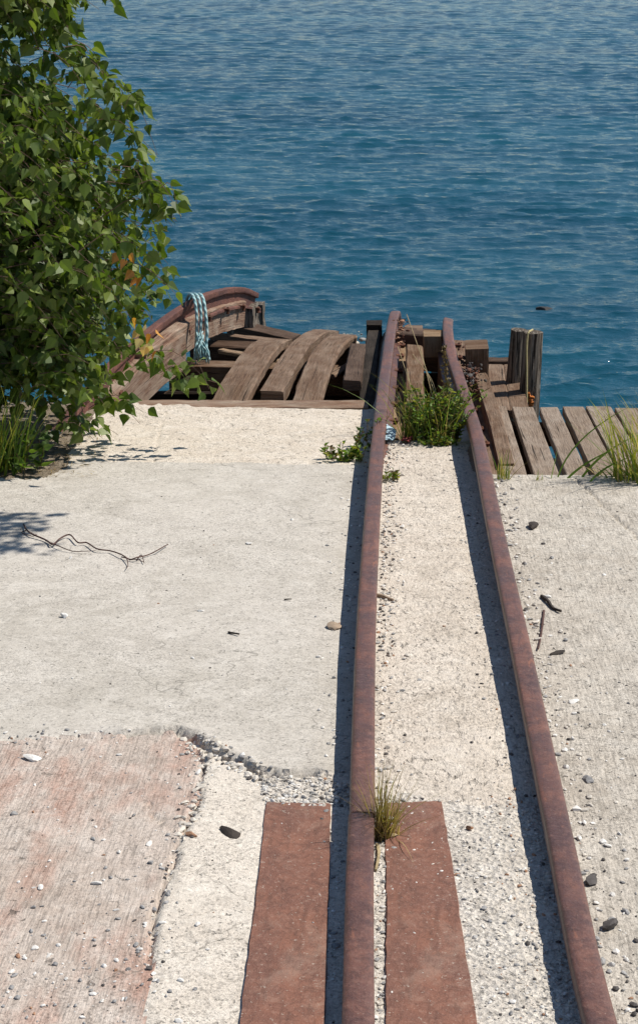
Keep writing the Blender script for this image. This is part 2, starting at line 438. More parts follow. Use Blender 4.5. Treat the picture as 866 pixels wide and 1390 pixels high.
# ------------------------------------------------------------------ ground
YE1, YE2, YE3 = G(300,546).y, G(570,598).y, G(760,645).y
def W(pl): return [tuple(G(*p)[:2]) for p in pl]
pink = W([(-900,1015),(0,1006),(60,1001),(180,995),(262,1001),(276,1040),(270,1085),(240,1140),(228,1190),(208,1240),(202,1310),(190,1700),(-900,1700)])
patch = W([(262,1001),(300,1030),(362,1052),(520,1056),(520,1700),(150,1700),(202,1310),(208,1240),(228,1190),(240,1140),(270,1085),(276,1040)])
gravA = W([(330,1040),(372,1052),(436,1052),(470,1070),(470,1096),(362,1096),(350,1060)])
gravB = W([(490,1083),(700,1083),(740,1090),(860,1700),(480,1700)])
crack1 = W([(180,995),(235,992),(262,1001),(290,1020),(325,1040),(352,1053),(430,1052)])
crack2 = W([(262,1001),(276,1040),(270,1085),(240,1140),(228,1190),(208,1240),(202,1310)])
crack3 = W([(778,648),(800,668),(822,690),(850,715),(880,745)])
crack4 = W([(196,1085),(215,1110),(238,1128)])
crack5 = W([(-400,1009),(0,1005),(60,1001),(180,995)])
crack6 = W([(225,560),(215,590),(208,628)])
x_f = np.arange(-2.75, 1.75, .0105); y_f = np.arange(2.75, 9.0, .0135)
def outer(a, s, n=14, g=1.55):
    o = []; st = .05*s; q = a
    for i in range(n): q += st; st *= g; o.append(q)
    return o
xs = np.array(sorted(outer(x_f[0],-1)) + list(x_f) + outer(x_f[-1],1))
ys = np.array(sorted(outer(y_f[0],-1)) + list(y_f))
ys = ys[ys < YE1 + .03]
# snap rows to edges so that the quay face is steep
for e in (YE1, YE2, YE3):
    i = int(np.argmin(abs(ys-e))); ys[i] = e
ys = ys[ys <= YE1+.005]; ys = np.append(ys, [ys[-1]+.02])
X, Y = np.meshgrid(xs, ys)
wx = X + .018*fbm(X,Y,9,4,31); wy = Y + .030*fbm(X,Y,7,4,41)
ax, bx = AX(Y), BX(Y)
Z_ = {n_: i for i, n_ in enumerate(['slab','strip','pink','patch','bed','pad','grav','soil'])}
zone = np.full(X.shape, Z_['slab'])
yS = G(250,628).y
zone[(wy > yS) & (X < ax)] = Z_['strip']
zone[inpoly(wx, wy, patch)] = Z_['patch']
zone[inpoly(wx, wy, pink)] = Z_['pink']
zone[(X > ax) & (X < bx)] = Z_['bed']
zone[inpoly(wx, wy, gravA)] = Z_['grav']
zone[inpoly(X+.05*fbm(X,Y,5,3,61), Y+.13*fbm(X,Y,4,4,71), gravB) & (X < bx) & (X > ax)] = Z_['grav']
zone[X >= bx] = Z_['pad']
sx = G(95,600).x
zone[(wx < sx + .10*fbm(X,Y,2.5,3,77)) & (wy > G(60,650).y)] = Z_['soil']
zone[(X < -4.5) | (X > 5.5)] = Z_['soil']
H = zg(Y) + .006*fbm(X,Y,1.1,3,3) + .0015*fbm(X,Y,11,3,8)
def zi(n_): return (zone == Z_[n_]).astype(float)
rough = .0035*fbm(X,Y,42,3,15,.6)
H += rough*(zi('bed')*.8+zi('pad')*.8+zi('strip')*.8+zi('patch')*.6+zi('grav')*1.8+zi('soil')*3+zi('slab')*.2+zi('pink')*.25)
def blur(a):
    b = np.pad(a,2,mode='edge'); return sum(b[i:i+a.shape[0], j:j+a.shape[1]] for i in range(5) for j in range(5))/25
H -= blur(zi('pink'))*.008 + zi('patch')*.002 + zi('grav')*.002
H += .05*zi('soil')*np.clip((-2.0-X)*.6,0,2)
edge = np.clip(1-(YE1-Y)/.05,0,1)*(X<ax); H -= edge*edge*.015*(1+fbm(X,Y,14,3,22))
cn = 1 + .8*fbm(X,Y,20,2,91)
for cr, wd, dp in ((crack1,.016,.045),(crack2,.009,.020),(crack3,.006,.02),(crack4,.005,.018),(crack5,.006,.014),(crack6,.005,.008)):
    dl = distline(X+.010*fbm(X,Y,25,3,55), Y+.022*fbm(X,Y,22,3,66), cr)
    H -= dp*np.clip(1-dl/(wd*cn.clip(.12,2)),0,1)**.7
# raised broken lip on the slab side
dl = distline(X, Y, crack1); H += .012*np.exp(-(dl/.05)**2)*(zi('slab'))*(1+fbm(X,Y,10,2,12))
# keep rail foot seat flat-ish
lim = np.where(X < ax, YE1, np.where(X < bx, YE2, YE3))
land = Y <= lim + 1e-6
H = np.where(land, H, -.9)
ny, nx = X.shape
idx = np.arange(ny*nx).reshape(ny, nx)
q = np.stack([idx[:-1,:-1], idx[:-1,1:], idx[1:,1:], idx[1:,:-1]], -1).reshape(-1,4)
fl = land[:-1,:-1] | land[:-1,1:]
fl = fl.reshape(-1)
fz = zone[:-1,:-1].reshape(-1)
V3 = np.stack([X,Y,H],-1).reshape(-1,3)
gn = {'slab':'concrete_slab','strip':'concrete_strip','pink':'worn_concrete','patch':'concrete_patch','bed':'track_bed','pad':'concrete_pad','grav':'gravel_bed','soil':'soil'}
def npmesh(name, V, Q, mat, smooth=True):
    me = bpy.data.meshes.new(name)
    me.vertices.add(len(V)); me.vertices.foreach_set('co', V.astype(np.float32).ravel())
    me.loops.add(Q.size); me.loops.foreach_set('vertex_index', Q.astype(np.int32).ravel())
    me.polygons.add(len(Q)); me.polygons.foreach_set('loop_start', np.arange(0,Q.size,4,dtype=np.int32))
    me.polygons.foreach_set('use_smooth', np.full(len(Q), smooth))
    me.update(calc_edges=True); me.validate()
    return link(name, me, mat)
for key, i in Z_.items():
    Q = q[fl & (fz == i)]
    used, inv = np.unique(Q, return_inverse=True)
    o = npmesh(gn[key], V3[used], inv.reshape(-1,4), M[key]); tag(o, kind='structure')
from mathutils import kdtree
def ground_z(x, y):
    j = int(np.clip(np.searchsorted(xs, x), 1, nx-1)); i = int(np.clip(np.searchsorted(ys, y), 1, ny-1))
    tx = (x-xs[j-1])/(xs[j]-xs[j-1]); ty = (y-ys[i-1])/(ys[i]-ys[i-1])
    z = (H[i-1,j-1]*(1-tx)+H[i-1,j]*tx)*(1-ty) + (H[i,j-1]*(1-tx)+H[i,j]*tx)*ty
    return float(z)
def GZ(px, py):
    p = G(px, py); p.z = ground_z(p.x, p.y); return p

# wet shore bed beneath the timbers, coloured near-black as shade for the gaps
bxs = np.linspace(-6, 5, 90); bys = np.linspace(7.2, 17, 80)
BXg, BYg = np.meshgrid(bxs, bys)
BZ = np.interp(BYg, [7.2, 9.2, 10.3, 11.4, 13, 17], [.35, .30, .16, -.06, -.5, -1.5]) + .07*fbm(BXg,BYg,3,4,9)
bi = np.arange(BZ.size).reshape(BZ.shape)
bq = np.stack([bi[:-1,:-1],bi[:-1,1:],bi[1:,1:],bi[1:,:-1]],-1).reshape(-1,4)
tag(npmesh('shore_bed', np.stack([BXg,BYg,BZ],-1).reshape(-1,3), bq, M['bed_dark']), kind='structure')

# ------------------------------------------------------------------ water
ang = np.linspace(-1.15, 1.15, 40)
ang = np.concatenate([np.linspace(-1.45,-.36,30)[:-1], np.linspace(-.36,.32,560), np.linspace(.32,1.45,30)[1:]])
rad = [8.6]
while rad[-1] < 130: rad.append(rad[-1]*(1+.0021))
while rad[-1] < 4000: rad.append(rad[-1]*1.12)
rad = np.array(rad)
AA, RR = np.meshgrid(ang, rad)
WX = RR*np.tan(AA.clip(-1.4,1.4)) if False else RR*np.sin(AA); WY = RR*np.cos(AA)
WZ = np.zeros(WX.shape); DX = np.zeros(WX.shape); DY = np.zeros(WX.shape)
ws = np.random.RandomState(24)
for i in range(110):
    lam = .12*(7.5)**(ws.rand()**1.2)
    
    th_ = R(-90+ws.normal(0, 21)) + R(7)
    k_ = 2*math.pi/lam; slope = .027*(lam/.35)**-.30 * ws.uniform(.5,1.3)
    amp = slope/k_
    fade = np.clip(1.4 - RR*.0035/lam*1.0, 0, 1)
    warp = .25*lam
    ph = k_*(math.cos(th_)*WX + math.sin(th_)*WY) + ws.rand()*6.28
    WZ += amp*fade*np.cos(ph); DX -= amp*fade*math.cos(th_)*np.sin(ph)*.9; DY -= amp*fade*math.sin(th_)*np.sin(ph)*.9
gust = .98 + .45*fbm(WX+50, WY+50, .35, 3, 88)
near = np.clip((RR-8.6)/3.5, .35, 1)
WZ *= gust*near; 
wi = np.arange(WX.size).reshape(WX.shape)
wq = np.stack([wi[:-1,:-1],wi[:-1,1:],wi[1:,1:],wi[1:,:-1]],-1).reshape(-1,4)[:, ::-1]
tag(npmesh('sea_water', np.stack([WX+DX*gust*near,WY+DY*gust*near,WZ],-1).reshape(-1,3), wq, M['water']), kind='structure')

# ------------------------------------------------------------------ rails
hp = [(-.0325,-.007),(-.031,-.0025),(-.027,0),(-.012,.0012),(.012,.0012),(.027,0),(.031,-.0025),(.0325,-.007)]
rail_prof = [(-.010,.0015),(-.023,.0005),(-.0285,-.0022),(-.0315,-.0055),(-.0325,-.010),(-.0325,-.030),(-.028,-.037),(-.009,-.043),(-.008,-.118),(-.058,-.130),(-.060,-.145),
             (.060,-.145),(.058,-.130),(.008,-.118),(.009,-.043),(.028,-.037),(.0325,-.030),(.0325,-.010),(.0315,-.0055),(.0285,-.0022),(.023,.0005),(.010,.0015)]
def rail(name, pts, label, cat='rail', group='rusty slipway rails', mat='rail', n=70, roll=None, jit=.0004):
    path = catmull(pts, n); mb = MB()
    sweep(mb, path, rail_prof, jit=jit, roll=roll)
    o = mb.build(name, M[mat], loc=path[0], smooth=False)
    for p in o.data.polygons: p.use_smooth = len(p.vertices) == 4
    try: 
        o.data.set_sharp_from_angle(angle=R(35))
    except Exception: pass
    return tag(o, label, cat, group)
A_near = [RTP(x, y) for x, y in [(486,1420),(487,1300),(488.5,1180),(490.5,1104.2)]]
A_far_px = [(492,1103),(493,1000),(497,850),(504,720),(511,620),(516,570)]
A_far = [RTP(x, y) for x, y in A_far_px]

A_end = [D(520,528,8.95), D(525,490,9.6), D(529,458,10.2), D(533,434,10.8), D(536,423,11.15), D(538,424,11.5), D(539,440,11.8), D(540,475,12.1)]
rail('rail', A_near, 'short foremost rusty rail piece between the two brown steel plates')
railA = rail('rail', A_far+A_end, 'long left rail of the close pair, running down to a hooked tip at the water', n=150)
B_far = [RTP(x, y) for x, y in [(825,1420),(795,1300),(764,1150),(733,1000),(702,850),(674,720),(654,620),(645,580)]]
B_end = [D(634,545,8.75), D(623,510,9.3), D(614,482,9.8), D(609,458,10.2), D(608,442,10.55), D(609,432,10.85), D(609,436,11.2), D(608,455,11.5), D(606,490,11.8)]
railB = rail('rail', B_far+B_end, 'right rail of the close pair, bending left before its end at the water', n=170, roll=lambda q: -.38*max(0,min(1,(q-.70)/.2)))
C_path = [D(40,640,7.9), D(90,565,8.5), D(140,505,9.15), D(185,462,9.75), D(235,423,10.4), D(275,400,11.0), D(305,391,11.5), D(328,390,11.95), D(346,397,12.3)]
railC = rail('rail', C_path, 'humped red-brown rail on the timber beam beside the leafy birch, turquoise rope over it', mat='railold', n=90, jit=.002)

# spikes and clips as rail parts
def clips(rl, pts, side, step, a, b, name='rail_spike', off=.075):
    path = catmull(pts, 120); acc = 0
    for i in range(1, len(path)-1):
        acc += (path[i]-path[i-1]).length
        if acc > step:
            acc = 0
            if not (a <= path[i].y <= b): continue
            t = (path[i+1]-path[i-1]).normalized(); sd_ = t.cross(Vector((0,0,1))).normalized(); uu = sd_.cross(t)
            c = path[i] + sd_*off*side - uu*.132
            mb = MB()
            sweep(mb, [c-uu*.03, c+uu*.010, c+uu*.018], tube_prof(.011,7), up=t, scale=lambda q: 1 if q<.9 else .5)
            sweep(mb, [c-sd_*side*.035+uu*.003, c+sd_*side*.014+uu*.003], rect(.045,.012,.003,.006), up=uu)
            mb.build(name, M['bolt'], rl)
clips(railA, A_far+A_end, 1, .34, 8.6, 11.3); clips(railB, B_far+B_end, 1, .36, 8.2, 10.8)
clips(railC, C_path, 1, .42, 9.0, 12.2)

# ------------------------------------------------------------------ steel plates
def plate(px, label, z=.006):
    cs = [GZ(*p) for p in px]; mb = MB()
    zz = [zg(c.y)+.005 for c in cs]
    n = 26; top=[]; 
    pts = []
    for i in range(4):
        a, b = Vector((cs[i].x,cs[i].y,zz[i])), Vector((cs[(i+1)%4].x,cs[(i+1)%4].y,zz[(i+1)%4]))
        for k in range(n):
            p = a.lerp(b, k/n); e = rnd.uniform(-.0018,.0018); pts.append(p+Vector((e,e,0)))
    m = len(pts); c0 = sum(pts, Vector())/m
    ins = [p+(c0-p).normalized()*.003+Vector((0,0,.0)) for p in pts]
    lo = [p-Vector((0,0,.003)) for p in pts]; bot = [p-Vector((0,0,.03)) for p in pts]
    vs = ins+lo+bot
    fs = [tuple(range(m))]
    for i in range(m):
        j=(i+1)%m
        fs.append((i, i+m, j+m, j)); fs.append((i+m, i+2*m, j+2*m, j+m))
    mb.add(vs, fs)
    o = mb.build('steel_plate', M['plate'], loc=c0)
    return tag(o, label, 'steel plate', 'steel plates set in the concrete beside the rail')
plate([(362,1091),(322,1420),(441,1420),(449,1093)], 'flat rusty plate left of the foremost rail, partly in its shadow')
plate([(523,1092),(524,1420),(652,1420),(600,1089)], 'flat rusty plate between the two close rails, dry grass tuft at its corner')

# ------------------------------------------------------------------ timbers of the slip
def off(pts, dx=0, dy=0, dz=0): return [p + Vector((dx,dy,dz)) for p in pts]
def T(name, pts, wd, h, mat, label, cat='timber', group=None, **kw):
    return tag(timber(name, pts, wd, h, mat, **kw), label, cat, group)
gB = 'long timbers carrying the rails'
T('rail_beam', off(A_end[:1], 0, -.55, .04-.145)[0:1] + off(A_end[0:7], .018, 0, -.145), .19, .22, 'woodb', 'sun-bleached long beam under the hooked left rail of the pair', 'beam', gB, n=24)
T('rail_beam', off(B_far[-3:-2], .06, -.45, -.148) + off(B_far[-1:], .055, 0, -.147) + off(B_end[:7], .045, 0, -.145), .20, .24, 'wood', 'brown long beam under the bent right rail of the pair', 'beam', gB, n=24)
T('side_beam', [D(688,630,7.75), D(676,580,8.5), D(662,535,9.2), D(650,500,9.8), D(646,488,10.2)], .085, .2, 'wood', 'narrow brown beam with a metal tag, between the bent rail and the plank deck', 'beam', gB, n=16)
# left of rail A: double beam, its shade put into the near-black wood colour
T('side_beam', [D(497,560,8.97), D(501,508,9.7), D(505,470,10.4), D(509,441,11.2)], .09, .22, 'wood_shade', 'dark shaded beam close along the left side of the hooked rail', 'beam', gB, n=16)
T('plank', [D(478,516,9.35), D(482,490,9.9), D(487,466,10.5)], .10, .06, 'woodd', 'narrow dark plank in shade, nearest the pair of rails', 'plank', 'curved planks over the cross beams', n=10)  # dark wood carries the shadow of the rail beam
# beam C
beamC = T('rail_beam', [D(180,478,9.7), D(232,441,10.35), D(260,424,10.9), D(289,413,11.4), D(318,407,11.9)], .17, .19, 'woodr', 'bleached reddish curved beam under the humped rail at the birch', 'beam', gB, n=40, jit=.006)
T('side_beam', [D(118,548,8.98), D(160,508,9.4), D(200,472,9.9), D(232,450,10.3)], .20, .24, 'woodr', 'short split reddish beam doubled onto the curved beam, yellow leaves hanging in front', 'beam', gB, n=10, jit=.006)
# cross beams of the left bay
gX = 'cross beams of the broken slip bay'
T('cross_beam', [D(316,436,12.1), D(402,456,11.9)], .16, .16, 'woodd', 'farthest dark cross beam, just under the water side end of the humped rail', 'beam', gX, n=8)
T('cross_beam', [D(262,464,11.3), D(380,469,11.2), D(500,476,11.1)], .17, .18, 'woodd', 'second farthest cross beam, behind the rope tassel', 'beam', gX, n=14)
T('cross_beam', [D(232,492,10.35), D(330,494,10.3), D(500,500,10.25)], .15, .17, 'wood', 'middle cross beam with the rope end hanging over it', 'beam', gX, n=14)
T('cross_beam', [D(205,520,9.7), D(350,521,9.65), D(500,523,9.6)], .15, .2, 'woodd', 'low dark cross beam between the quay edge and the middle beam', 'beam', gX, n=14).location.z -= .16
T('cross_beam', [D(120,546,9.12), D(300,547,9.10), D(500,547,9.08)], .14, .2, 'woodr', 'reddish cross beam along the concrete edge, nearest of the bay', 'beam', gX, n=18)
bk = empty('shade_backing', Vector((-.7,10.6,-.5))); tag(bk, 'added dark boards standing in for the shade under the broken slip bay', 'shade_backing')  # unseen boards added to keep the gaps between the timbers near-black
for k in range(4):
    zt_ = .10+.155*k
    timber('backing_board', [Vector((-1.85,10.62,zt_-.02)), Vector((.36,10.62,zt_))], .05, .15, 'wood_shade', bk, n=10)
timber('backing_board', [Vector((-.10,10.60,.70)), Vector((.36,10.60,.70))], .05, .14, 'wood_shade', bk, n=6)
T('cross_beam', [D(290,452,11.7), D(392,462,11.5)], .13, .13, 'wood', 'split brown cross beam between the two farthest dark ones', 'beam', gX, n=8, jit=.007)
T('loose_board', [D(300,473,10.9), D(392,490,10.6)], .07, .03, 'woodb', 'thin light loose board lying askew behind the widest curved plank', 'board', None, n=8, jit=.004)
T('loose_board', [D(448,507,9.9), D(488,486,10.4)], .06, .03, 'wood', 'thin loose board in the dark gap right of the curved planks', 'board', None, n=8, jit=.004)
# curved planks
gP = 'curved planks over the cross beams'
T('plank', [D(311,545,YE1+.03), D(326,516,9.4), D(344,488,9.95), D(360,468,10.45), D(371,461,10.85)], .205, .045, 'wood', 'wide flat plank nearest the rope, leftmost curved plank', 'plank', gP, n=16, jit=.006)
T('plank', [D(369,530,9.2), D(388,496,9.85), D(404,471,10.5), D(421,455,11.1), D(434,448,11.6), D(448,447,12.0)], .135, .085, 'wood', 'longest thick plank with sawn near end, middle of the curved planks', 'plank', gP, n=20, jit=.006)
T('plank', [D(415,545,YE1+.03), D(428,505,9.6), D(441,477,10.2), D(456,460,10.8), D(468,454,11.2)], .165, .06, 'wood', 'pale scarred curved plank on the right, dark notch in its side', 'plank', gP, n=16, jit=.006)
# between the rails
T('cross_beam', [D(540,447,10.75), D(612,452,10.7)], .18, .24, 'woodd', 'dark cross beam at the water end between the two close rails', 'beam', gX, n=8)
T('plank', [D(563,560,8.8), D(562,520,9.3), D(562,468,10.2)], .105, .06, 'wood', 'worn short plank lying between the two close rails behind the weeds', 'plank', gP, n=10, jit=.006)
T('timber_block', [D(561,441,10.9), D(561,466,10.9)], .12, .16, 'wood', 'small square upright timber behind the short plank between the rails', 'timber', None, n=4, up=Vector((0,1,0)))
T('timber_block', [D(587,448,10.5), D(587,476,10.5)], .12, .16, 'woodb', 'small upright timber end right before the bent rail', 'timber', None, n=4, up=Vector((0,1,0)))
T('timber_block', [D(646,461,9.9), D(647,520,9.9)], .135, .22, 'wood', 'stout square timber block standing right of the bent rail tip', 'timber', None, n=6, up=Vector((0,1,0)), jit=.003)
T('timber_block', [D(508,434,11.15), D(508,480,11.15)], .10, .14, 'wood_shade', 'dark upright timber end left of the hooked rail tip', 'timber', None, n=6, up=Vector((0,1,0)))  # near-black wood stands in for shade here too
T('timber_block', [D(333,411,12.2), D(336,470,12.2)], .17, .20, 'pile', 'broken grey timber head holding the end of the humped rail', 'timber', None, n=6, up=Vector((0,1,0)), jit=.012)
T('timber_block', [D(349,409,12.5), D(352,470,12.5)], .10, .12, 'pile', 'smaller splintered stub at the far end of the humped rail', 'timber', None, n=6, up=Vector((0,1,0)), jit=.012)
# lower bay on the right: two boards plus end beam
lb = empty('lower_deck', D(690,556,9.25)); tag(lb, 'two lower boards ending below a beam darkened as shade, left of the upright piles', 'deck')
for a, b in ((652,664),(677,690)):
    pass
timber('board', [D(680,556,9.2), D(672,494,10.3)], .105, .05, 'wood', lb, n=8, jit=.003)
timber('board', [D(706,556,9.2), D(695,494,10.3)], .105, .05, 'wood', lb, n=8, jit=.003)
timber('end_beam', [D(660,487,10.42), D(712,487,10.38)], .08, .14, 'woodd', lb, n=6)  # dark colour stands in for the shadow along the boards' far edge
# plank deck
dk = empty('plank_deck', G(760,645)); tag(dk, 'weathered pale plank deck with wide gaps right of the rails', 'deck')
nearx = [(682,716),(727,760),(771,800),(808,842),(846,885),(892,930),(938,975),(984,1022)]
for i, (a, b) in enumerate(nearx):
    p0, p1 = G(a, 643), G(b, 643); wd = abs(p1.x-p0.x)*1.03
    xc = (p0.x+p1.x)/2; y0 = YE3+.012 + rnd.uniform(0,.01); y1 = G(720,549).y + rnd.uniform(-.01,.02)
    sh = 0.0
    dz = rnd.uniform(-.004,.004)
    pts = [Vector((xc+ (0 if k==0 else sh*k*3), y0+(y1-y0)*k/3, zg(y0+(y1-y0)*k/3)-.012+dz)) for k in range(4)]
    timber('board', pts, wd, .05, 'woodl', dk, n=10, jit=.0015, chamfer=.004)
for yy in (YE3+.22, G(720,549).y-.18):
    timber('joist', [Vector((.55,yy,zg(yy)-.07)), Vector((3.0,yy,zg(yy)-.07))], .09, .12, 'woodd', dk, n=6)
for xx in (.75, 1.9, 2.9):
    for yy in (YE3+.22, G(720,549).y-.18):
        timber('pile_support', [Vector((xx,yy,zg(yy)-.195)), Vector((xx,yy,-.6))], .1, .1, 'woodd', dk, n=3, up=Vector((0,1,0)))

# piles
def pile(pt, pb, r, label):
    mb = MB(); path = catmull([pt, pb], 22); k = 22
    prof = []
    for i in range(k):
        a = -2*math.pi*i/k; rr = r*(1+.05*math.sin(a*3+1)+.02*rnd.uniform(-1,1)); prof.append((rr*math.cos(a), rr*math.sin(a)))
    sweep(mb, path, prof, up=Vector((0,1,0)), jit=.003, scale=lambda q: .92+.16*q)
    return tag(mb.build('mooring_pile', M['pile'], loc=path[0]), label, 'pile', 'timber piles standing in the water')
pt = D(723,450,9.62); pb = Vector((pt.x-.03, pt.y, -.8))
pm = pile(pt, pb, .060, 'taller pale streaked pile with a yellow cord and orange stain, right one of the two')
pt2 = D(704,447,9.86); pile(pt2, Vector((pt2.x-.09, pt2.y+.02, -.8)), .050, 'darker leaning pile partly hidden behind the streaked pile, left one of the two')
mb = MB(); tube(mb, [D(723,447,9.60), D(717,452,9.556), D(715,470,9.55), D(715,500,9.545), D(715,548,9.52), D(716,580,9.52)], .0055, n=20, k=6)
tag(mb.build('cord', M['cord'], loc=D(715,465,9.53)), 'thin pale yellow cord hanging down the streaked pile', 'cord')
mb = MB(); 
for i in range(7): stone(mb, D(720+rnd.uniform(-2,3), 534+i*2.5, 9.555+.002*i), .017, .8)
mb.build('rust_stain', M['orange'], pm)

# blocks of broken concrete and rust beside rail B
def cluster(name, centre, n, spread, size, mats, label, cat, tmpl=None):
    mb = MB(); idx_ = []
    for mi, m in enumerate(mats):
        for _ in range(n):
            p = centre + Vector((rnd.gauss(0,spread[0]), rnd.gauss(0,spread[1]), abs(rnd.gauss(0,spread[2]))))
            f0 = len(mb.f); stone(mb, p, size*rnd.uniform(.4,1.5), .7, ICO2); idx_ += [mi]*(len(mb.f)-f0)
    o = mb.build(name, M[mats[0]], loc=centre)
    for m in mats[1:]: o.data.materials.append(M[m])
    if len(o.data.polygons) == len(idx_): o.data.polygons.foreach_set('material_index', idx_)
    return tag(o, label, cat, kind='stuff')
cB = D(638,505,9.55)
cluster('rubble_heap', cB, 60, (.030,.19,.016), .0125, ['bolt','stone_d','bolt'], 'rusty crumbling rubble on the beam right of the bent rail', 'rubble')
cluster('rubble_heap', D(545,450,10.5), 26, (.02,.20,.02), .012, ['bolt','stone_b'], 'rust crumbs on the beam beside the hooked rail tip', 'rubble')
cluster('rubble_heap', D(474,462,11.3), 12, (.06,.08,.015), .018, ['lime','stone_g'], 'pale shells and stones at the water end of the curved planks', 'rubble')


# rope
rp = empty('rope', D(268,420,10.7)); tag(rp, 'turquoise rope looped over the humped rail with a frayed hanging end', 'rope')
base = .0105
for k, (x0, x1) in enumerate(((257,266),(263,271),(269,280))):
    mb = MB()
    tube(mb, [D(x0-4+k*2,418+k*2,10.95), D(x0-3,404,10.8), D(x0+2,399,10.62), D(x0+7,406,10.50), D(x0+10,425,10.44), D(x1+1,450,10.40), D(x1,470,10.38), D(x1-2+3*k,489,10.36)], base, n=36, k=8)
    mb.build('strand', M['rope'], rp, smooth=True)
mb = MB()
for k in range(16):
    a = rnd.uniform(-9,9); b = rnd.uniform(-11,12)
    tube(mb, [D(271+a*.6,455+rnd.uniform(-6,8),10.37), D(273+b,474,10.32+rnd.uniform(-.05,.04)), D(275+b*1.0,490+rnd.uniform(-7,5),10.32)], .0045, n=8, k=5)
mb.build('frayed_end', M['rope'], rp, smooth=True)

# rocks in the water
def rock(name, p, r, flat, label, mat='wetrock'):
    mb = MB(); stone(mb, p, r, flat, ICO2); tag(mb.build(name, M[mat], loc=p), label, 'rock')
p = PL(740,420,0,0); rock('rock', p+Vector((0,0,-.01)), .12, .55, 'small dark rock just breaking the water beyond the piles')

# ------------------------------------------------------------------ stones
peb = [ # px,py,r,mat,flat
 (19,1102,.016,'stone_g'),(202,1143,.017,'stone_w'),(205,1169,.016,'stone_g'),(131,1197,.017,'stone_w'),(55,1202,.018,'stone_w'),(157,1233,.010,'stone_w'),
 (160,1245,.011,'stone_g'),(184,1281,.015,'stone_g'),(113,1015,.013,'stone_g'),(269,1003,.022,'stone_w'),(383,1121,.009,'stone_w'),
 (354,1229,.010,'stone_w'),(57,1228,.008,'stone_g'),(46,1285,.016,'stone_w'),(779,954,.024,'stone_w'),(798,1061,.026,'stone_g'),(782,1101,.026,'stone_w'),
 (702,1001,.016,'stone_g'),(645,1272,.014,'stone_w'),(592,1275,.013,'stone_w'),(455,1285,.015,'stone_g'),
 (452,1192,.014,'stone_g'),(841,1134,.012,'stone_w'),(446,1012,.012,'stone_g'),(743,1209,.014,'stone_g'),(338,738,.020,'stone_w'),
 (396,706,.016,'stone_w'),(96,758,.015,'stone_w'),(273,830,.015,'stone_w'),(262,894,.012,'stone_w'),
 (432,892,.014,'stone_w'),(546,715,.022,'stone_w'),(513,859,.016,'stone_b'),(700,720,.015,'stone_w'),(706,960,.010,'stone_w'),
 (853,955,.012,'stone_g'),(820,985,.010,'stone_w'),(770,1020,.012,'stone_g'),(60,985,.008,'stone_g'),(150,930,.008,'stone_d'),(545,760,.012,'stone_w'),
 (534,905,.008,'stone_d'),(640,1010,.010,'stone_d'),(845,1200,.012,'stone_g'),(760,700,.012,'stone_g'),(820,780,.012,'stone_w'),(215,820,.008,'stone_b')]
lab = {'stone_w':('pale stone chip lying loose on the concrete','pale stone chips on the concrete'),
       'stone_g':('grey pebble lying loose on the concrete','grey pebbles on the concrete'),
       'stone_d':('tiny dark stone bit lying loose on the concrete','dark stone bits on the concrete'),
       'stone_b':('reddish brown stone bit lying loose on the concrete','reddish stone bits on the concrete')}
for (x, y, r_, m) in peb:
    p = GZ(x, y); mb = MB(); stone(mb, p+Vector((0,0,r_*.18)), r_*.72, .5, ICO2)
    tag(mb.build('stone', M[m], loc=p), lab[m][0], 'stone', lab[m][1])
def one(name, x, y, r_, m, flat, label, cat):
    p = GZ(x, y); mb = MB(); stone(mb, p+Vector((0,0,r_*flat*.5)), r_, flat, ICO2); tag(mb.build(name, M[m], loc=p), label, cat)
one('bark_flake', 311,1131,.033,'stick',.25,'dark brown flake on the cream patch left of the rusty plate','bark flake')
one('brick_chip', 260,1134,.014,'stone_b',.6,'red brick chip at the crack beside the pink worn concrete','brick chip')
one('stone', 45,1029,.030,'stone_w',.25,'broad flat white stone near the top of the pink worn concrete','stone')
one('stone', 87,838,.022,'stone_w',.6,'lone white stone with dark side on the grey slab','stone')
one('stone', 825,1260,.020,'stone_d',.9,'black stone right of the bent rail, nearest the camera','stone')
one('stone', 802,1199,.024,'stone_d',.7,'dark grey stone touching the outer side of the right rail','stone')
one('stone', 637,1127,.018,'stone_b',.7,'brownish stone on the gravel beside the plate between the rails','stone')
one('wood_chip', 453,851,.034,'chip',.35,'tan wood chip at the left edge of the rail shadow','wood chip')
one('leaf_scrap', 723,716,.050,'stick',.30,'black crumpled scrap lying right of the rails near the deck','scrap')
one('wood_chip', 757,888,.030,'stick',.3,'small dark chip below the two sticks on the right concrete','wood chip')

# loose fine gravel (uncountable)
TB = ICO1
grv = {k: MB() for k in ('stone_w','stone_g','stone_d','stone_b','lime')}
def scatter(n, fx, smin, smax, wts=(.44,.42,.11,.03)):
    for _ in range(n):
        x, y = fx()
        if not (2.8 < y < YE1-.03): continue
        if x > AX(y) and y > (YE2 if x < BX(y) else YE3)-.02: continue
        k = 'lime' if wts == 'lime' else rnd.choices(['stone_w','stone_g','stone_d','stone_b'], wts)[0]
        s_ = smin + (smax-smin)*rnd.random()**2.5
        stone(grv[k], (x, y, ground_z(x,y)+s_*.25), s_, .6, None)
def pxr(x0,x1,y0,y1):
    return lambda: tuple(G(rnd.uniform(x0,x1), rnd.uniform(y0,y1))[:2])
def along(fn, o0, sg, y0=2.9, y1=8.8): 
    def g_():
        y = rnd.uniform(y0,y1); return (float(fn(y))+o0+abs(rnd.gauss(0,sg))*(1 if o0>0 else -1), y)
    return g_
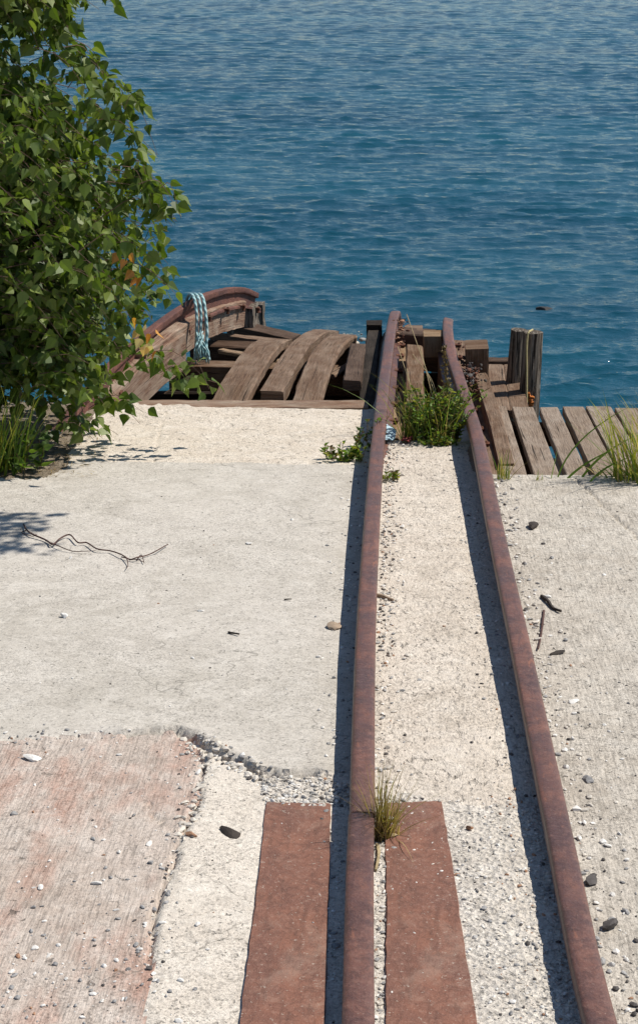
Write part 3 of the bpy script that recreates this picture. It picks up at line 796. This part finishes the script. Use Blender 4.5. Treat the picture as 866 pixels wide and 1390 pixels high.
def poly_s(poly):
    xs_=[p[0] for p in poly]; ys_=[p[1] for p in poly]
    def g_():
        while True:
            x=rnd.uniform(min(xs_),max(xs_)); y=rnd.uniform(max(2.8,min(ys_)),max(ys_))
            if inpoly(np.array([x]),np.array([y]),poly)[0]: return x,y
    return g_
scatter(420, poly_s(gravA), .002, .009)
scatter(420, poly_s(gravA), .002, .009, 'lime')
def gb():
    while True:
        x,y = poly_s(gravB)()
        if x < BX(y)-.03: return x,y
scatter(1100, gb, .0015, .0065, (.55,.28,.07,.10))
scatter(900, gb, .0015, .007, 'lime')
scatter(650, along(AX, .035, .045), .002, .009)
scatter(420, along(AX, -.04, .05), .002, .009)
scatter(600, along(BX, .04, .07), .002, .012)
scatter(350, along(BX, -.04, .06), .002, .009)
def nearline(pl, sg):
    def g_():
        i = rnd.randrange(len(pl)-1); t=rnd.random(); return (pl[i][0]+(pl[i+1][0]-pl[i][0])*t+rnd.gauss(0,sg), pl[i][1]+(pl[i+1][1]-pl[i][1])*t+rnd.gauss(0,sg*1.4))
    return g_
scatter(200, nearline(crack1[2:6], .013), .002, .016, 'lime')
scatter(120, nearline(crack1[2:6], .022), .002, .010)
scatter(110, nearline(crack2[:4], .016), .003, .014, 'lime')
scatter(420, along(AX, .036, .035, 5.0, 8.2), .0015, .009, (.22,.25,.43,.10))
scatter(160, along(AX, .036, .05, 3.6, 8.2), .002, .013, 'lime')
scatter(160, along(BX, .05, .05, 3.6, 7.4), .002, .013, 'lime')
scatter(150, nearline(crack2, .015), .002, .009)
scatter(80, nearline(crack5, .02), .002, .008)
scatter(500, pxr(-50,900,640,1400), .0012, .005, (.3,.35,.28,.07))
scatter(180, pxr(20,270,1010,1390), .002, .008, (.45,.4,.1,.05))
scatter(150, pxr(0,240,1260,1380), .0015, .008)
scatter(350, pxr(660,900,650,1400), .0015, .007, (.35,.35,.2,.1))
allg = MB(); mi_ = []
for n_, (k, mb) in enumerate(grv.items()):
    b0 = len(allg.v); allg.v += mb.v; allg.f += [tuple(b0+q_ for q_ in fc) for fc in mb.f]; allg.uv += mb.uv; allg.tint += mb.tint; mi_ += [n_]*len(mb.f)
go = allg.build('gravel', None)
for k in grv: go.data.materials.append(M[k])
if len(go.data.polygons) == len(mi_): go.data.polygons.foreach_set('material_index', mi_)
tag(go, 'fine mixed gravel and grit strewn over the concrete and along the rails', 'gravel', kind='stuff')

# twigs and sticks
def lift(pts, h=.012): 
    out = []
    for i, (x, y) in enumerate(pts):
        p = GZ(x, y); p.z += h*(.4+.6*abs(math.sin(i*1.7))); out.append(p)
    return out
tw = empty('twig', GZ(120,742)); tag(tw, 'long thin reddish forked twig on the grey slab at the tree shadow', 'twig')
mb = MB(); tube(mb, lift([(32,714),(40,728),(62,736),(72,744),(82,735),(95,731),(106,741),(118,741),(132,750),(150,751),(165,758),(176,762),(186,762),(200,756),(214,752),(228,742)], .016), .0034, n=70, k=6, taper=lambda q: 1.1-.5*q)
mb.build('stem', M['twig'], tw)
for pl in ([(165,758),(172,763),(174,770),(172,776)], [(176,762),(186,764),(196,766)], [(62,736),(80,746),(100,751),(130,752)], [(36,722),(30,728),(44,731),(50,730)], [(186,762),(192,758),(196,767)]):
    mb = MB(); tube(mb, lift(pl, .014), .0026, n=14, k=5, taper=lambda q: 1-.5*q); mb.build('side_twig', M['twig'], tw)
def stick(pl, r_, m, label, name='stick', h=.008):
    mb = MB(); tube(mb, lift(pl, h), r_, n=10, k=6, taper=lambda q: 1-.4*q, jit=r_*.15); tag(mb.build(name, M[m], loc=GZ(*pl[0])), label, 'stick')
stick([(735,811),(744,820),(750,827),(761,833)], .007, 'stick', 'short dark curved stick on the right concrete, upper of two')
stick([(738,830),(736,850),(733,870),(730,884)], .0045, 'twig', 'thin straight stick on the right concrete, below the curved one')
stick([(508,808),(520,812),(534,816)], .008, 'chip', 'splinter of wood against the left rail of the pair')
stick([(310,860),(325,864)], .004, 'stick', 'tiny straight stick in the middle of the grey slab')
stick([(386,815),(396,816)], .003, 'stick', 'very small thin stick on the grey slab near the rail shadow')
stick([(512,1148),(514,1165),(510,1185)], .006, 'straw', 'pale dry stem lying below the dry grass tuft')
stick([(524,1140),(532,1138),(540,1137)], .005, 'straw', 'pale bleached splinter beside the dry grass tuft')
# scraps of litter
def scrap(name, pts, m, label):
    mb = MB(); ps = [GZ(*p) for p in pts]; c = sum(ps, Vector())/len(ps)
    N_ = 6; g = []
    for i in range(N_+1):
        for j in range(N_+1):
            a = ps[0].lerp(ps[1], i/N_); b = ps[3].lerp(ps[2], i/N_); p = a.lerp(b, j/N_)
            p.z = ground_z(p.x, min(p.y, YE2-.02)) + .012+.014*rnd.random(); g.append(p)
    m2 = len(g); vs = g + [p-Vector((0,0,.0015)) for p in g]; fs=[]
    for i in range(N_):
        for j in range(N_):
            k = i*(N_+1)+j; fs += [(k,k+1,k+N_+2,k+N_+1),(m2+k,m2+k+N_+1,m2+k+N_+2,m2+k+1)]
    mb.add(vs, fs); tag(mb.build(name, M[m], loc=c), label, 'litter')
scrap('paper_scrap', [(520,603),(536,600),(538,590),(521,584)], 'paper', 'pale blue crumpled paper between the rails in front of the weeds')
scrap('wrapper', [(543,602),(556,603),(560,598),(548,597)], 'redc', 'dark red wrapper half under the weeds between the rails')
scrap('paper_scrap', [(68,596),(84,594),(83,588),(70,588)], 'stone_w', 'white scrap on the soil under the birch')

# ------------------------------------------------------------------ grass and weeds
def blade(mb, base, tip, wd, tint, bend=.15, n=5):
    base = Vector(base); tip = Vector(tip); dvec = tip-base; L = dvec.length
    side = Vector((rnd.gauss(0,1), rnd.gauss(0,1), 0)); side.normalize()
    hz = Vector((dvec.x, dvec.y, 0))
    mid = base.lerp(tip, .5) + Vector((0,0,L*bend)) - hz*.15
    vs = []
    for i in range(n+1):
        t = i/n; p = base*(1-t)**2 + mid*2*t*(1-t) + tip*t*t
        w_ = wd*(1-t**1.8)*.5
        vs += [p-side*w_, p+side*w_]
    mb.add(vs, [(2*i,2*i+1,2*i+3,2*i+2) for i in range(n)], tint=tint)
def gtint(kind):
    a = rnd.random()
    if kind == 'green': c = (.10+.07*a, .17+.09*a, .025+.02*a)
    elif kind == 'dark': c = (.05+.04*a, .095+.05*a, .02+.01*a)
    elif kind == 'dry': c = (.34+.14*a, .25+.12*a, .11+.07*a)
    elif kind == 'yel': c = (.26+.1*a, .27+.08*a, .05)
    else: c = (.14+.08*a,.10+.05*a,.06)
    return c
def tuft(name, centre, n, rad_, length, wd, kinds, label, spread=.6, lean=(0,0), parent_kind='grass', extra=None):
    mb = MB()
    for _ in range(n):
        a = rnd.uniform(0,6.28); r_ = rad_*math.sqrt(rnd.random())
        b = centre + Vector((r_*math.cos(a)*1.0, r_*math.sin(a)*.7, -.01))
        L = length*rnd.uniform(.45,1.1); el = rnd.gauss(0,spread)
        a2 = rnd.uniform(0,6.28)
        dv = Vector((math.cos(a2)*math.sin(el)+lean[0], math.sin(a2)*math.sin(el)+lean[1], abs(math.cos(el))+.15)).normalized()
        blade(mb, b, b+dv*L, wd*rnd.uniform(.6,1.2), gtint(rnd.choice(kinds)), bend=rnd.uniform(0,.28))
    if extra: extra(mb)
    return tag(mb.build(name, M['grass'], loc=centre), label, parent_kind)

tuft('grass_tuft', GZ(518,1140), 170, .020, .22, .0026, ['dry','dry','dry','brown','brown','yel'], 'dry straw-coloured grass tuft beside the left rail at the corner of the rusty plate', .45, (.06,0.02))
tuft('grass_tuft', GZ(526,1135), 70, .03, .15, .003, ['dry'], 'low splayed pale grass at the top of the right steel plate', 1.1, (.25,0))

def leaflet(mb, c, dirv, L, wd, tint, fold=.25):
    dirv = Vector(dirv).normalized(); up = Vector((rnd.gauss(0,1),rnd.gauss(0,1),rnd.gauss(0,1)))
    s_ = dirv.cross(up).normalized(); nn = s_.cross(dirv)
    prof_ = [(0,.0),(.08,.30),(.26,.50),(.50,.36),(.76,.13),(1,0)]
    cen = [c+dirv*L*t - nn*(.10*L*t*t) for t, _ in prof_]
    vs = list(cen)
    for sg in (1,-1):
        for (t, w_), p in zip(prof_[1:-1], cen[1:-1]): vs.append(p + s_*sg*w_*wd + nn*fold*w_*wd)
    fs = []
    k = len(cen); m_ = k-2
    for si in range(2):
        o_ = k+si*m_
        f_ = [(0,1,o_)] + [(i,i+1,o_+i,o_+i-1) for i in range(1,m_)] + [(m_,m_+1,o_+m_-1)]
        if si: f_ = [tuple(reversed(x)) for x in f_]
        fs += f_
    mb.add(vs, fs, tint=tint)
def stems(mb, centre, n, rad_, hgt_, leafL, kinds, lean=(0,0), yr=1.0, dens=14):
    for _ in range(n):
        a = rnd.uniform(0,6.28); r_ = rad_*math.sqrt(rnd.random())
        b = centre + Vector((r_*math.cos(a), r_*yr*math.sin(a), -.01)); L = hgt_*rnd.uniform(.5,1.1)
        tip = b + Vector((rnd.gauss(lean[0],.3)*L, rnd.gauss(lean[1],.25)*L, L))
        mid = b.lerp(tip,.5)+Vector((rnd.gauss(0,.05)*L,rnd.gauss(0,.05)*L,.05*L))
        tube(mb, [b,mid,tip], .0016, n=4, k=4, tint=gtint('brown'))
        for i in range(dens):
            t = rnd.uniform(.12,1); p = b*(1-t)**2+mid*2*t*(1-t)+tip*t*t
            a2 = rnd.uniform(0,6.28)
            leaflet(mb, p, (math.cos(a2), math.sin(a2), rnd.uniform(-.1,.9)), leafL*rnd.uniform(.5,1.2), leafL*.5, gtint(rnd.choice(kinds)))
# centre weeds
cw = D(585,592,8.35); cw.z = zg(YE2)-.03
mb = MB()
stems(mb, cw+Vector((.02,-.04,0)), 125, .115, .27, .030, ['green','green','yel','dark'], yr=.9, dens=16)
stems(mb, cw+Vector((.04,-.20,.01)), 25, .09, .10, .034, ['green','yel','dark'], yr=.5, dens=10)
for _ in range(150):
    b = cw + Vector((rnd.uniform(-.15,.12), rnd.uniform(-.2,.15), 0)); L = rnd.uniform(.12,.36)
    blade(mb, b, b+Vector((rnd.gauss(0,.4)*L, rnd.gauss(-.05,.25)*L, L)), .0045, gtint(rnd.choice(['green','yel','dry','green'])), bend=.2)
weed = tag(mb.build('weed_clump', M['grass'], loc=cw), 'bushy green weeds with a tall dry stem growing between the close rails', 'weeds')
mb = MB()
for (pa, pb_, pc) in (((600,560),(578,500),(552,426)), ((592,560),(580,510),(570,470)), ((596,570),(588,520),(560,480)), ((566,570),(560,540),(552,500)), ((575,580),(556,520),(540,470))):
    tube(mb, [D(*pa,8.35), D(*pb_,8.4), D(*pc,8.45)], .0020, n=12, k=4, tint=gtint('dry'))
mb.build('dry_stems', M['straw'], weed)
mb = MB()
for k in range(150):
    t = rnd.random(); p = D(607-10*t*.4+rnd.gauss(0,3.2*(1-t*.5)), 545-75*t, 8.4)
    leaflet(mb, p, (rnd.gauss(0,1),rnd.gauss(0,1),.8), .018, .010, gtint('brown'))
tube(mb, [D(606,580,8.38), D(607,530,8.4), D(602,468,8.4)], .003, n=8, k=5, tint=gtint('brown'))
mb.build('seed_spike', M['grass'], weed)
# weeds left of rail A
c = GZ(478,626); mb = MB(); stems(mb, c, 14, .09, .10, .038, ['green','yel','green'], yr=.4, dens=9, lean=(-.2,0)); 
tag(mb.build('weed', M['grass'], loc=c), 'small leafy weed in the shadow left of the left rail of the pair', 'weeds')
c = GZ(498,606); mb = MB(); stems(mb, c, 14, .05, .16, .03, ['green','dark','brown'], yr=.5, dens=10)
tag(mb.build('weed', M['grass'], loc=c), 'slender upright weed hard against the left side of the left rail', 'weeds')
c = GZ(454,622); mb = MB(); stems(mb, c, 8, .04, .09, .034, ['green','brown'], yr=.4, dens=7, lean=(-.3,0))
tag(mb.build('weed', M['grass'], loc=c), 'sparse reddish weed sprig at the cream concrete strip', 'weeds')
c = GZ(530,650); mb = MB(); stems(mb, c, 10, .05, .07, .026, ['yel','brown','green'], yr=1.2, dens=8)
tag(mb.build('weed', M['grass'], loc=c), 'thin low weed between the rails in front of the blue paper', 'weeds')
tuft('grass_tuft', GZ(682,650), 30, .035, .16, .006, ['green','yel','dry'], 'small grass sprig where the narrow beam meets the concrete', .35)
tuft('grass_tuft', GZ(731,652), 10, .02, .07, .005, ['green','dry'], 'tiny grass sprig at the edge of the plank deck', .6)
# right grass
gc = GZ(880,651)
def ex(mb):
    for (a, b, c_, w_) in (((757,648),(775,590),(862,548),.009), ((790,648),(815,612),(866,590),.012), ((800,655),(822,628),(866,618),.010), ((770,650),(790,628),(840,606),.011),
                       ((748,650),(752,632),(757,608),.006), ((856,640),(850,600),(842,545),.009)):
        p0, p1, p2 = G(*a), D(*b, G(*a).y+.05), D(*c_, G(*a).y+.12); p0.z = zg(p0.y)
        vs=[]; n=9
        for i in range(n+1):
            t=i/n; p=p0*(1-t)**2+p1*2*t*(1-t)+p2*t*t; ww=w_*(1-t**2.2)*.5
            vs += [p+Vector((ww*.5,0,-ww)), p+Vector((-ww*.5,0,ww))]
        mb.add(vs, [(2*i,2*i+1,2*i+3,2*i+2) for i in range(n)], tint=gtint('green'))
    for _ in range(90):
        p0 = G(rnd.uniform(800,900), 644+rnd.uniform(-4,5)); p0.y = min(p0.y, YE3-.01)+rnd.uniform(-.02,.0); p0.z = zg(p0.y)-.01
        L = rnd.uniform(.05,.18); a = rnd.uniform(0,6.28)
        blade(mb, p0, p0+Vector((math.cos(a)*L, math.sin(a)*L*.5, L*.5)), .008, gtint(rnd.choice(['green','yel','dry','dark'])), .2)
tuft('grass_clump', gc, 150, .17, .42, .008, ['green','yel','yel','dry'], 'tall green grass clump at the right end of the plank deck, long blades arching left', .42, (-.42,.05), 'grass', ex)
# left grass
gl = GZ(-18,640)
tuft('grass_clump', gl, 170, .18, .43, .010, ['green','yel','green','yel'], 'tall arching grass clump under the birch at the left edge', .40, (.38,-.10))
mb = MB(); c = GZ(25,640); stems(mb, c+Vector((0,0,.02)), 14, .12, .16, .07, ['green','dark'], dens=6)
tag(mb.build('weed', M['grass'], loc=c), 'broad-leaved weed in front of the tall left grass', 'weeds')
# dry litter ground under birch
mb = MB()
for _ in range(500):
    p = GZ(rnd.uniform(-60,140), rnd.uniform(575,650)); 
    a = rnd.uniform(0,6.28); L = rnd.uniform(.02,.09)
    blade(mb, p+Vector((0,0,.004)), p+Vector((math.cos(a)*L, math.sin(a)*L, .008)), .004, gtint(rnd.choice(['dry','brown','brown'])), .05, 3)
tag(mb.build('dry_litter', M['grass']), 'dry straw litter on the soil under the birch', 'litter', kind='stuff')
bpy.data.objects['dry_litter'].data.materials[0] = M['grass']

# ------------------------------------------------------------------ birch
tree = empty('birch_tree', Vector((-2.95, 8.15, zg(8.15)))); tag(tree, 'leafy green birch with drooping branches and a few yellow leaves at the left', 'tree')
trunk = MB(); tp = [Vector((-2.95,8.15,.85)), Vector((-2.90,8.2,1.8)), Vector((-2.8,8.25,3.0)), Vector((-2.85,8.3,4.4)), Vector((-2.8,8.3,5.8))]
tube(trunk, tp, .065, n=24, k=12, taper=lambda q: 1-.75*q, jit=.002)
trunk.build('trunk', M['bark'], tree, smooth=True)
sil = [(-260,-200),(150,-200),(152,0),(120,22),(108,46),(60,58),(34,66),(34,92),(80,92),(96,112),(112,118),(138,94),(156,112),(160,135),(192,140),(192,166),(170,178),(190,190),(214,206),(216,216),(198,226),(196,245),(225,290),(254,282),(258,292),(240,312),(222,322),(228,346),(236,368),(224,385),(252,406),(240,420),(205,432),(190,455),(192,482),(182,505),(160,545),(190,562),(186,580),(160,585),(140,600),(122,598),(90,570),(70,560),(55,545),(20,560),(-260,560)]
br = MB(); crown = MB(); yel = MB()
def leaf_tint():
    a = rnd.random(); 
    if a < .10: return (.19,.24,.065)
    if a < .30: return (.17,.22,.04)
    g = rnd.random()
    return (.046+.070*g, .082+.088*g, .010+.014*g)
def twigpath(tip, origin):
    mid = origin.lerp(tip, .55) + Vector((rnd.gauss(0,.07), rnd.gauss(0,.07), .16+rnd.random()*.14))
    return [origin, mid, tip]
def add_twig(tip, nleaf=15, reach=.42, th=.004, frac=1.0):
    best = min(max((tip.z+.25-.2),1.1),5.6)
    tz = best
    # origin on a limb toward trunk
    dirv = Vector((-2.88, 8.22, 0)) - Vector((tip.x, tip.y, 0)); hz = dirv.length
    o = Vector((tip.x, tip.y, tip.z)) + Vector((dirv.x, dirv.y, 0))*min(1, reach/max(hz,.01)) + Vector((rnd.gauss(0,.06), rnd.gauss(0,.06), rnd.uniform(-.05,.30)))
    path = catmull([o, o.lerp(tip,.5)+Vector((0,0,.05+.05*rnd.random())), tip], 6)
    tube(br, path, th*.55, n=0, k=4, taper=lambda q: 1-.6*q)
    for i in range(nleaf):
        t = rnd.uniform(.1,1.0)**.8; k = t*6; j = min(int(k),5); p = path[j].lerp(path[j+1], k-j)
        a = rnd.uniform(0,6.28)
        # stalk then hanging leaf
        p2 = p + Vector((math.cos(a)*.03, math.sin(a)*.03, rnd.uniform(-.02,.02)))
        dv = Vector((math.cos(a)*.55+rnd.gauss(0,.3), math.sin(a)*.55+rnd.gauss(0,.3), -rnd.uniform(.1,1.1)))
        L = rnd.uniform(.046,.088)
        leaflet(crown, p2, dv, L, L*.76, leaf_tint(), fold=rnd.uniform(.05,.5))
    return o
from mathutils.geometry import intersect_point_tri_2d
def insil(x, y):
    return bool(inpoly(np.array([float(x)]), np.array([float(y)]), sil)[0])
def depth_in(x, y):
    dl = distline(np.array([float(x)]), np.array([float(y)]), sil+[sil[0]]); return float(dl[0])
cnt = 0; limbs = []
while cnt < 780:
    x = rnd.uniform(-260, 258); y = rnd.uniform(-200, 600)
    if not insil(x, y): continue
    dd = depth_in(x, y)
    if dd < 38 and rnd.random() < .60: continue
    if x < 0 and rnd.random() < .35: continue
    if x > 95 and y < 260 and rnd.random() < .35: continue
    Yd = 8.15 + rnd.gauss(0, .42)
    if y > 480: Yd = 7.95 + rnd.gauss(0,.2)
    tip = D(x, y, Yd)
    if tip.z < ground_z(tip.x, min(Yd,YE1-.05)) + .10: tip.z = ground_z(tip.x, min(Yd,YE1-.05)) + rnd.uniform(.10,.3)
    o = add_twig(tip, nleaf=10 if dd < 25 else 15, reach=.30 if dd < 30 else .42)
    limbs.append(o); cnt += 1
for _ in range(430):
    while True:
        x = rnd.uniform(-40, 175); y = rnd.uniform(-60, 545)
        if insil(x, y) and depth_in(x, y) > 34: break
    add_twig(D(x, y, 8.5+rnd.gauss(0,.2)), nleaf=14, reach=.4)
for _ in range(150):
    x = rnd.uniform(-80, 150); y = rnd.uniform(395, 560)
    if insil(x, y): add_twig(D(x, y, 8.05+rnd.gauss(0,.15)), nleaf=13, reach=.3)
# bough overhanging above the view, the one that shades the slab
for _ in range(46):
    sx_, sy_ = rnd.uniform(-60, 78), rnd.uniform(698, 752)
    S = G(sx_, sy_); hgt = 2.75+rnd.uniform(0,.35)
    add_twig(S + sd*(hgt/sd.z), nleaf=10, reach=.3)
for _ in range(4):
    S = G(20+rnd.uniform(-50,40), 725+rnd.uniform(-18,18)) + sd*(3.0/sd.z)
    tube(br, [Vector((-2.83,8.25,3.3)), Vector((-1.6,7.7,4.1)), S], .012, n=10, k=6, taper=lambda q: 1-.6*q)
for _ in range(60):
    add_twig(D(rnd.uniform(-30,118)*rnd.uniform(.6,1), rnd.uniform(-70,44), 8.0+rnd.gauss(0,.25)), nleaf=13, reach=.28)
for (x, y) in [(92,62),(98,56),(80,64),(104,50),(246,296),(236,288),(222,292),(208,286),(150,104),(140,100),(132,112),(146,126),(170,150),(188,146),(178,158),(192,200),(188,226),(214,210),(196,262),(206,275),(60,84),(84,92)]:
    add_twig(D(x, y, 7.85+rnd.gauss(0,.08)), nleaf=8, reach=.13)
# edge sprays
for (x, y) in [(246,294),(232,288),(214,282),(216,300),(192,292),(240,300),(204,210),(150,2),(150,0),(135,12),(100,45),(60,75),(92,92),(140,98),(154,118),(190,146),(186,170),(214,210),(198,235),(196,250),(252,284),(238,300),(224,345),(230,372),(250,410),(236,412),(205,430),(188,475),(190,500),(215,508),(240,516),(262,520),(280,515),(296,520),(284,528),(195,560),(160,590),(190,575),(130,600),(140,595),(112,575),(228,500),(60,555),(212,440),(222,395)]:
    tip = D(x, y, 7.95+rnd.gauss(0,.12)); add_twig(tip, nleaf=10, reach=.26)
# back and far sides of the crown so that it is round from elsewhere
for _ in range(260):
    a = rnd.uniform(0,6.28); zz = rnd.uniform(1.4,5.6); rr = rnd.uniform(.5,1.35)*(1-abs(zz-3)/5)
    tip = Vector((-3.3+math.cos(a)*rr, 8.6+math.sin(a)*rr, zz))
    if tip.x > -2.5: continue
    add_twig(tip, nleaf=13)
# main limbs towards clusters of twig origins
for _ in range(46):
    o = rnd.choice(limbs); zb = min(max(o.z-.5, .95), 5.2)
    tx = Vector((-2.88, 8.22, zb))
    tube(br, [tx, tx.lerp(o,.5)+Vector((rnd.gauss(0,.08),rnd.gauss(0,.08),.12)), o], .011, n=9, k=6, taper=lambda q: 1-.75*q)
br.build('branches', M['bark'], tree)
crown.build('crown', M['leaf'], tree)
for (x, y) in [(188,455),(198,448),(205,462),(192,468),(212,455),(203,474),(213,484),(185,440),(180,375),(172,360),(193,385),(160,352),(184,384),(176,352),(198,478)]:
    p = D(x, y, 7.72); a = rnd.uniform(0,6.28)
    t = rnd.choice([(.62,.30,.06),(.66,.42,.16),(.70,.55,.28),(.50,.20,.05)]) if y > 430 else rnd.choice([(.42,.17,.04),(.5,.22,.06)])
    leaflet(yel, p+Vector((0,0,.03)), (math.cos(a)*.6, math.sin(a)*.4-.2, -.8), .062, .05, t, .3)
yo = yel.build('yellow_leaves', M['leaf'], tree); yo['label'] = 'yellow and orange withered leaves'
